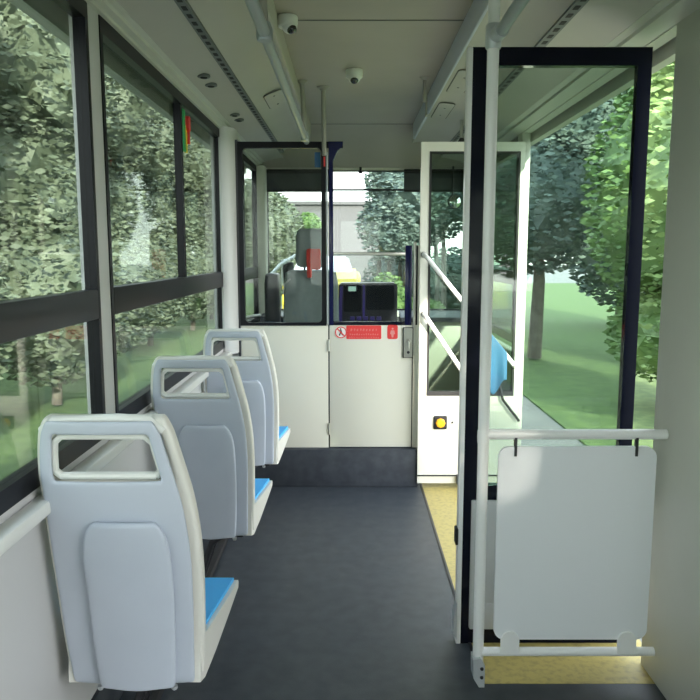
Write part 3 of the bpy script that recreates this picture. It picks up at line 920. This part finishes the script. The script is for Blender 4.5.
MB().tube([(0.47, YN + 0.04, 1.30), (0.48, YN + 0.06, 1.29), (0.93, YN + 0.06, 0.88), (0.94, YN + 0.03, 0.87)], 0.004, 10).build('inner_wire', M['polewhite'], door2) if False else None

# door drive above the far leaf
dd = thing('door_drive', (0.66, 4.6, 2.1), 'small black door mechanism bracket above the far entrance door leaf', 'mechanism')
MB().box(0.62, 0.71, 4.40, 4.46, 2.03, 2.05, 0.004).build('plate', M['rubber'], dd)
MB().prism([(0.64, 2.05), (0.69, 2.05), (0.675, 2.085), (0.655, 2.085)], 4.41, 4.45, 'y').build('bracket', M['rubber'], dd)
MB().tube([(0.665, 4.43, 2.08), (0.665, 4.43, 2.20)], 0.010, 12).build('shaft', M['steel'], dd)

# ------------------------------------------------------------------ pole with screen beside the door
YQ = 2.21
ps_ = thing('standing_screen', (0.42, YQ, 0.0), 'white pole with rails and grey screen panel beside the near entrance door', 'screen')
MB().tube([(0.420, YQ, 0.06), (0.420, YQ, 2.19)], 0.0175, 20).build('pole', M['polewhite'], ps_)
MB().tube([(0.425, YQ, 0.838), (0.995, YQ, 0.838)], 0.0165, 16).build('upper_rail', M['polewhite'], ps_)
MB().tube([(0.425, YQ, 0.108), (0.995, YQ, 0.108)], 0.0145, 16).build('lower_rail', M['polewhite'], ps_)
pn = MB().prism(rounded(0.468, 0.965, 0.155, 0.800, 0.035, 8), YQ - 0.010, YQ + 0.004, 'y').build('panel', M['screen'], ps_)
for x in (0.52, 0.90):
    MB().prism([(x - 0.03, 0.108)] + [(x - 0.03 * math.cos(R(a)), 0.155 + 0.03 * math.sin(R(a))) for a in range(0, 181, 20)] + [(x + 0.03, 0.108)], YQ - 0.018, YQ - 0.010, 'y').build('lower_tab', M['polewhite'], ps_)
    MB().box(x - 0.004, x + 0.004, YQ - 0.014, YQ, 0.77, 0.83).build('upper_tab', M['darkmetal'], ps_)
cl = MB().lathe((0.420, YQ, 2.03), [(0.020, -0.035), (0.0235, -0.028), (0.0235, 0.028), (0.020, 0.035)], 20).build('clamp', M['alu'], ps_)
MB().tube([(0.430, YQ - 0.07, 2.03), (0.425, YQ, 2.03)], 0.0215, 16).build('clamp_sleeve', M['alu'], cl)
MB().lathe((0.420, YQ, 0.83), [(0.019, -0.02), (0.0195, 0.0), (0.019, 0.02)], 20).build('rail_joint', M['polewhite'], ps_)
ft = MB().prism([(0.400, 0.095), (0.424, 0.100), (0.438, 0.075), (0.438, 0.0), (0.420, 0.0), (0.402, 0.03)], YQ - 0.030, YQ + 0.022, 'y').build('foot_bracket', M['alu'], ps_)
for z in (0.035, 0.065):
    MB().lathe((0.428, YQ - 0.034, z), [(0.005, 0), (0.006, 0.004)], 10, 'y').build('screw', M['darkmetal'], ft)

# ------------------------------------------------------------------ emergency hammer on the left window
eh = thing('emergency_hammer', (WL + 0.01, 3.38, 1.93), 'red emergency hammer with green label on the left window', 'hammer')
MB().box(WL - 0.012, WL - 0.007, 3.325, 3.375, 1.86, 2.045).build('green_label', M['green'], eh)
MB().box(WL - 0.012, WL - 0.007, 3.376, 3.405, 1.86, 1.98).build('yellow_label', M['yellow'], eh)
MB().prism(rounded(3.385, 3.425, 1.955, 2.025, 0.018), WL - 0.012, WL + 0.006, 'x').build('hammer_head', M['red'], eh)
MB().tube([(WL, 3.405, 1.965), (WL, 3.40, 1.90)], 0.006, 8).build('handle', M['red'], eh)

# convex mirror at the right end of the windscreen
cm = thing('round_mirror', (0.83, 5.80, 1.81), 'round convex mirror on a stalk at the right end of the windscreen', 'mirror')
MB().lathe((0.83, 5.80, 1.81), [(0.052, 0), (0.058, 0.006), (0.055, 0.02), (0.02, 0.035)], 28, 'y').build('shell', M['rubber'], cm)
MB().sphere((0.83, 5.802, 1.81), 0.052, (1, 0.25, 1)).build('glass', M['mirror'], cm)
MB().tube([(0.83, 5.83, 1.81), (0.83, 5.93, 1.86), (0.83, 5.93, 2.10)], 0.008, 10).build('stalk', M['darkmetal'], cm)

# ------------------------------------------------------------------ outside
GZ = -0.38
gr = MB().box(-60, 60, -30, 120, GZ - 0.1, GZ)
struct(gr.build('ground', M['asphalt'], smooth=False), 'grey asphalt road outside the bus')
gg = MB().box(2.2, 30, -12, 44, GZ, GZ + 0.02)
tag(gg.build('grass', M['grass'], smooth=False), 'strip of green grass along the right side of the road', 'grass', kind='stuff')
gg = MB().box(-30, -2.4, -12, 44, GZ, GZ + 0.02)
tag(gg.build('grass', M['grass'], smooth=False), 'strip of green grass beyond the left windows', 'grass', kind='stuff')

def foliage(blobs, n, size, seed):
    rnd = random.Random(seed)
    verts, faces = [], []
    tot = sum(r[0] * r[2] for c, r in blobs)
    for c, r in blobs:
        m = int(n * r[0] * r[2] / tot)
        for _ in range(m):
            while True:
                p = Vector((rnd.uniform(-1, 1), rnd.uniform(-1, 1), rnd.uniform(-1, 1)))
                if 0.3 < p.length < 1: break
            p = p.normalized() * (p.length ** 0.4)
            q = Vector((c[0] + p.x * r[0], c[1] + p.y * r[1], c[2] + p.z * r[2]))
            a = Vector((rnd.gauss(0, 1), rnd.gauss(0, 1), rnd.gauss(0, 1))).normalized()
            u = a.cross(Vector((0, 0, 1))).normalized()
            w = a.cross(u)
            s = size * rnd.uniform(0.6, 1.4)
            i = len(verts)
            verts += [q - u * s, q - w * s * 0.45, q + u * s, q + w * s * 0.45]
            faces.append((i, i + 1, i + 2, i + 3))
    return verts, faces

def tree(name, base, h, blobs, n, size, m, label, group, trunk=0.09, seed=1, cat='tree'):
    t = thing(name, base, label, cat, group)
    blobs = [((base[0] + c[0], base[1] + c[1], base[2] + c[2]), r) for c, r in blobs]
    v, f = foliage(blobs, n, size, seed)
    core = bmesh.new()
    for c, r in blobs:
        b2 = bmesh.new()
        bmesh.ops.create_icosphere(b2, subdivisions=3, radius=1)
        rr = random.Random(seed)
        for vv in b2.verts:
            k = 0.80 + 0.10 * math.sin(vv.co.x * 9 + seed) * math.cos(vv.co.z * 8) + rr.uniform(-0.08, 0.05)
            vv.co = Vector((c[0] + vv.co.x * r[0] * k, c[1] + vv.co.y * r[1] * k, c[2] + vv.co.z * r[2] * k))
        me = bpy.data.meshes.new('t'); b2.to_mesh(me); b2.free(); core.from_mesh(me); bpy.data.meshes.remove(me)
    me = bpy.data.meshes.new('c'); core.to_mesh(me); core.free()
    o0 = len(v)
    v = [tuple(x) for x in v] + [tuple(x.co) for x in me.vertices]
    f = list(f) + [tuple(o0 + i for i in p.vertices) for p in me.polygons]
    bpy.data.meshes.remove(me)
    mm = bpy.data.meshes.new('foliage')
    mm.from_pydata(v, [], f)
    mm.materials.append(m)
    o = bpy.data.objects.new('foliage', mm)
    col.objects.link(o)
    o.parent = t
    o.matrix_parent_inverse = Matrix.Translation(-Vector(base))
    if trunk:
        b = MB()
        top = blobs[0][0]
        b.tube([(base[0], base[1], base[2] + 0.03), (base[0] + 0.04, base[1], base[2] + (top[2] - base[2]) * 0.5), top], [trunk, trunk * 0.8, trunk * 0.4], 10)
        b.build('trunk', M['bark'], t)
    return t

G2 = GZ + 0.022
# left of the bus: loose pale hedge row seen through the left windows
lefts = [(-3.4, 0.6, 'leafy shrub beyond the left window nearest the camera'),
         (-3.4, 3.1, 'leafy shrub beyond the left windows, in front of the nearest seat row'),
         (-3.6, 5.6, 'leafy shrub beyond the left windows, level with the middle seat row'),
         (-3.4, 8.2, 'leafy shrub beyond the left windows, level with the partition'),
         (-3.6, 10.8, 'leafy shrub beyond the driver side window'),
         (-3.8, 13.6, 'leafy shrub beyond the driver side window, second from the partition'),
         (-3.6, 16.4, 'leafy shrub on the left side of the road, second farthest of the row'),
         (-3.7, 19.2, 'leafy shrub on the left side of the road, farthest of the row')]
for i, (x, y, lab) in enumerate(lefts):
    tree('bush', (x, y, G2), 3, [((0, 0, 1.25), (0.85, 1.18, 1.0)), ((-0.3, 0.1, 2.6), (0.8, 1.1, 1.1)), ((0.1, -0.1, 3.9), (0.8, 1.1, 1.1)), ((-0.1, 0.2, 5.0), (0.7, 0.9, 0.9))], 15000, 0.05, M['leaf_a'], lab, 'shrubs along the left side of the road', 0.06, 20 + i, 'shrub')
# ahead on the left
tree('tree', (-2.6, 23.0, G2), 5, [((0, 0, 2.3), (1.2, 1.4, 1.4)), ((0.6, 0.2, 1.3), (0.8, 1.0, 0.9)), ((-0.4, 0, 3.3), (1.0, 1.0, 0.8))], 8400, 0.070, M['leaf_a'], 'grey green tree seen through the left partition glass', 'trees ahead of the bus', 0.12, 41)
tree('tree', (-1.75, 27.0, G2), 5, [((0, 0, 1.9), (0.9, 1.2, 1.15)), ((0.2, 0, 2.7), (0.5, 0.6, 0.6))], 6000, 0.063, M['leaf_c'], 'lighter green tree seen above the driver headrest', 'trees ahead of the bus', 0.12, 42)
# big tree ahead right of the road
tree('tree', (1.42, 14.5, G2), 6, [((0, 0, 2.9), (1.15, 1.3, 1.0)), ((-0.45, 0.1, 2.3), (0.85, 1.0, 0.75)), ((0.5, 0, 3.9), (1.1, 1.2, 0.9)), ((-0.35, 0, 3.3), (0.8, 0.8, 0.7))], 13000, 0.052, M['leaf_b'], 'large blue green tree in the middle of the windscreen', 'trees ahead of the bus', 0.10, 43)
tree('tree', (3.1, 12.0, G2), 6, [((0, 0, 2.6), (1.1, 1.3, 1.2)), ((0.4, 0, 3.9), (1.0, 1.0, 0.9))], 9000, 0.056, M['leaf_b'], 'dark tree seen through the far entrance door glass', 'trees ahead of the bus', 0.12, 44)
tree('tree', (3.6, 8.0, G2), 6, [((0, 0, 2.4), (1.0, 1.2, 1.4)), ((0.3, 0.2, 3.8), (1.0, 1.1, 0.9)), ((0, 0, 0.9), (0.7, 0.9, 0.6))], 10400, 0.049, M['leaf_c'], 'bright green tree outside the doorway, left one seen through the near door', 'trees outside the doorway', 0.12, 45)
tree('tree', (4.3, 5.6, G2), 6, [((0, 0, 2.2), (1.1, 1.2, 1.4)), ((0.3, 0.2, 3.6), (1.0, 1.1, 0.9)), ((0, 0, 0.8), (0.8, 0.9, 0.6))], 10400, 0.049, M['leaf_a'], 'pale green tree outside the doorway, right one seen through the near door', 'trees outside the doorway', 0.12, 46)
# low green hedge mound ahead and thin trunks behind it
tree('hedge', (0.62, 12.2, G2), 1.4, [((0, 0, 0.75), (0.42, 0.6, 0.72)), ((0.55, 0.2, 0.55), (0.6, 0.6, 0.5))], 3000, 0.04, M['leaf_c'], 'low bright green hedge beside the yellow car', None, 0, 47, 'hedge')
rnd = random.Random(5)
for i, (x, y) in enumerate([(0.62, 16.0), (0.86, 16.6), (1.08, 16.0), (1.30, 16.5), (1.52, 16.1), (1.95, 16.4), (2.08, 16.0)]):
    b = MB().tube([(x, y, GZ), (x + rnd.uniform(-.05, .05), y, 0.8), (x + rnd.uniform(-.08, .08), y, 2.2)], [0.06, 0.05, 0.04], 8)
    tag(b.build('bare_tree', M['bark']), 'thin bare tree in the row behind the green hedge', 'tree', 'thin bare trees behind the hedge')

# yellow car ahead
cr = thing('car', (-0.68, 18.0, GZ), 'yellow car with pale cabin ahead through the windscreen', 'car')
b = MB().prism([(16.2, 0.0), (16.1, 0.5), (16.3, 0.95), (17.2, 1.12), (19.6, 1.14), (20.3, 1.0), (20.4, 0.2), (20.3, 0.0)], -1.52, 0.24, 'x')
for v in b.bm.verts: v.co.z += GZ + 0.25
bmesh.ops.bevel(b.bm, geom=b.bm.edges[:], offset=0.09, segments=3, affect='EDGES')
b.build('body', M['yellow'], cr)
b = MB().prism([(17.1, 1.06), (17.8, 1.46), (19.2, 1.48), (19.9, 1.08)], -1.38, 0.08, 'x')
for v in b.bm.verts:
    v.co.z += GZ + 0.25
    if v.co.z > 1.15: v.co.x = -0.67 + (v.co.x + 0.67) * 0.82
bmesh.ops.bevel(b.bm, geom=b.bm.edges[:], offset=0.05, segments=2, affect='EDGES')
b.build('cabin', mat('pale_cabin', (0.6, 0.6, 0.63), 0.2), cr)
for x in (-1.45, 0.08):
    for y in (16.9, 19.5):
        MB().lathe((x - 0.09, y, GZ + 0.32), [(0.2, 0), (0.32, 0.02), (0.32, 0.17), (0.2, 0.19)], 20, 'x').build('wheel', M['rubber'], cr)

# pale building across the end of the road
bd = thing('building', (-3.0, 46.0, GZ), 'pale flat building at the end of the road', 'building')
MB().box(-16, 2.6, 45, 55, GZ, 4.4).build('wall', M['facade'], bd, smooth=False)
MB().box(-16.2, 2.8, 44.8, 55.2, 4.4, 4.6).build('roof_edge', M['facade'], bd, smooth=False)

# outside mirror of the bus, left of the windscreen
om = thing('wing_mirror', (-0.72, 6.5, 1.3), 'white wing mirror arm outside the windscreen left of the driver seat', 'mirror')
MB().tube([(-0.74, 6.07, 1.14), (-0.62, 6.35, 1.30), (-0.50, 6.50, 1.38), (-0.44, 6.5, 1.40)], 0.016, 10).build('arm', M['white'], om)
cushion(MB(), -0.60, -0.50, 6.44, 6.50, 1.13, 1.33, 0.02).build('housing', M['darkmetal'], om)
MB().tube([(-0.60, 6.44, 1.12), (-0.605, 6.45, 1.34), (-0.50, 6.45, 1.36)], 0.012, 10).build('rim', M['white'], om)

tree('hedge', (2.1, 18.9, G2), 2, [((-0.9, 0, 1.0), (0.9, 0.6, 0.95)), ((0.6, 0, 1.0), (1.0, 0.6, 0.95))], 4000, 0.06, M['leaf_b'], 'dark hedge behind the thin bare trees ahead on the right', None, 0, 48, 'hedge')
for i, (x, y, lab) in enumerate([(-7.2, 3.5, 'tall tree behind the shrubs, nearest the camera of the left row'), (-7.4, 8.0, 'tall tree behind the shrubs, level with the partition'), (-7.2, 13.5, 'tall tree behind the shrubs, beyond the driver side window'), (-7.0, 20.0, 'tall tree behind the shrubs, farthest of the left row')]):
    tree('tree', (x, y, G2), 8, [((0, 0, 3.4), (1.6, 2.0, 2.4)), ((0.2, 0.2, 6.4), (1.5, 2.0, 2.2))], 9000, 0.10, M['leaf_a'], lab, 'tall trees left of the road', 0.15, 70 + i)
for i, (x, y, lab) in enumerate([(7.6, 6.5, 'tall tree right of the road, nearest the doorway'), (7.4, 11.5, 'tall tree right of the road, middle one beyond the doorway'), (6.6, 17.5, 'tall tree right of the road, farthest beyond the doorway')]):
    tree('tree', (x, y, G2), 8, [((0, 0, 3.0), (1.6, 2.2, 2.6)), ((-0.2, 0.2, 6.0), (1.5, 2.1, 2.2))], 9000, 0.10, M['leaf_b'], lab, 'tall trees right of the road', 0.15, 80 + i)

# unseen tree added behind the camera to keep sun out of the rear windows
tree('tree', (3.6, -6.7, G2), 6, [((0, 0, 3.4), (1.4, 3.2, 2.2)), ((0, -4.0, 3.4), (1.4, 2.8, 2.2))], 7000, 0.12, M['leaf_a'], 'unseen tree added to block the sun, beside the road behind the camera', None, 0.15, 60)
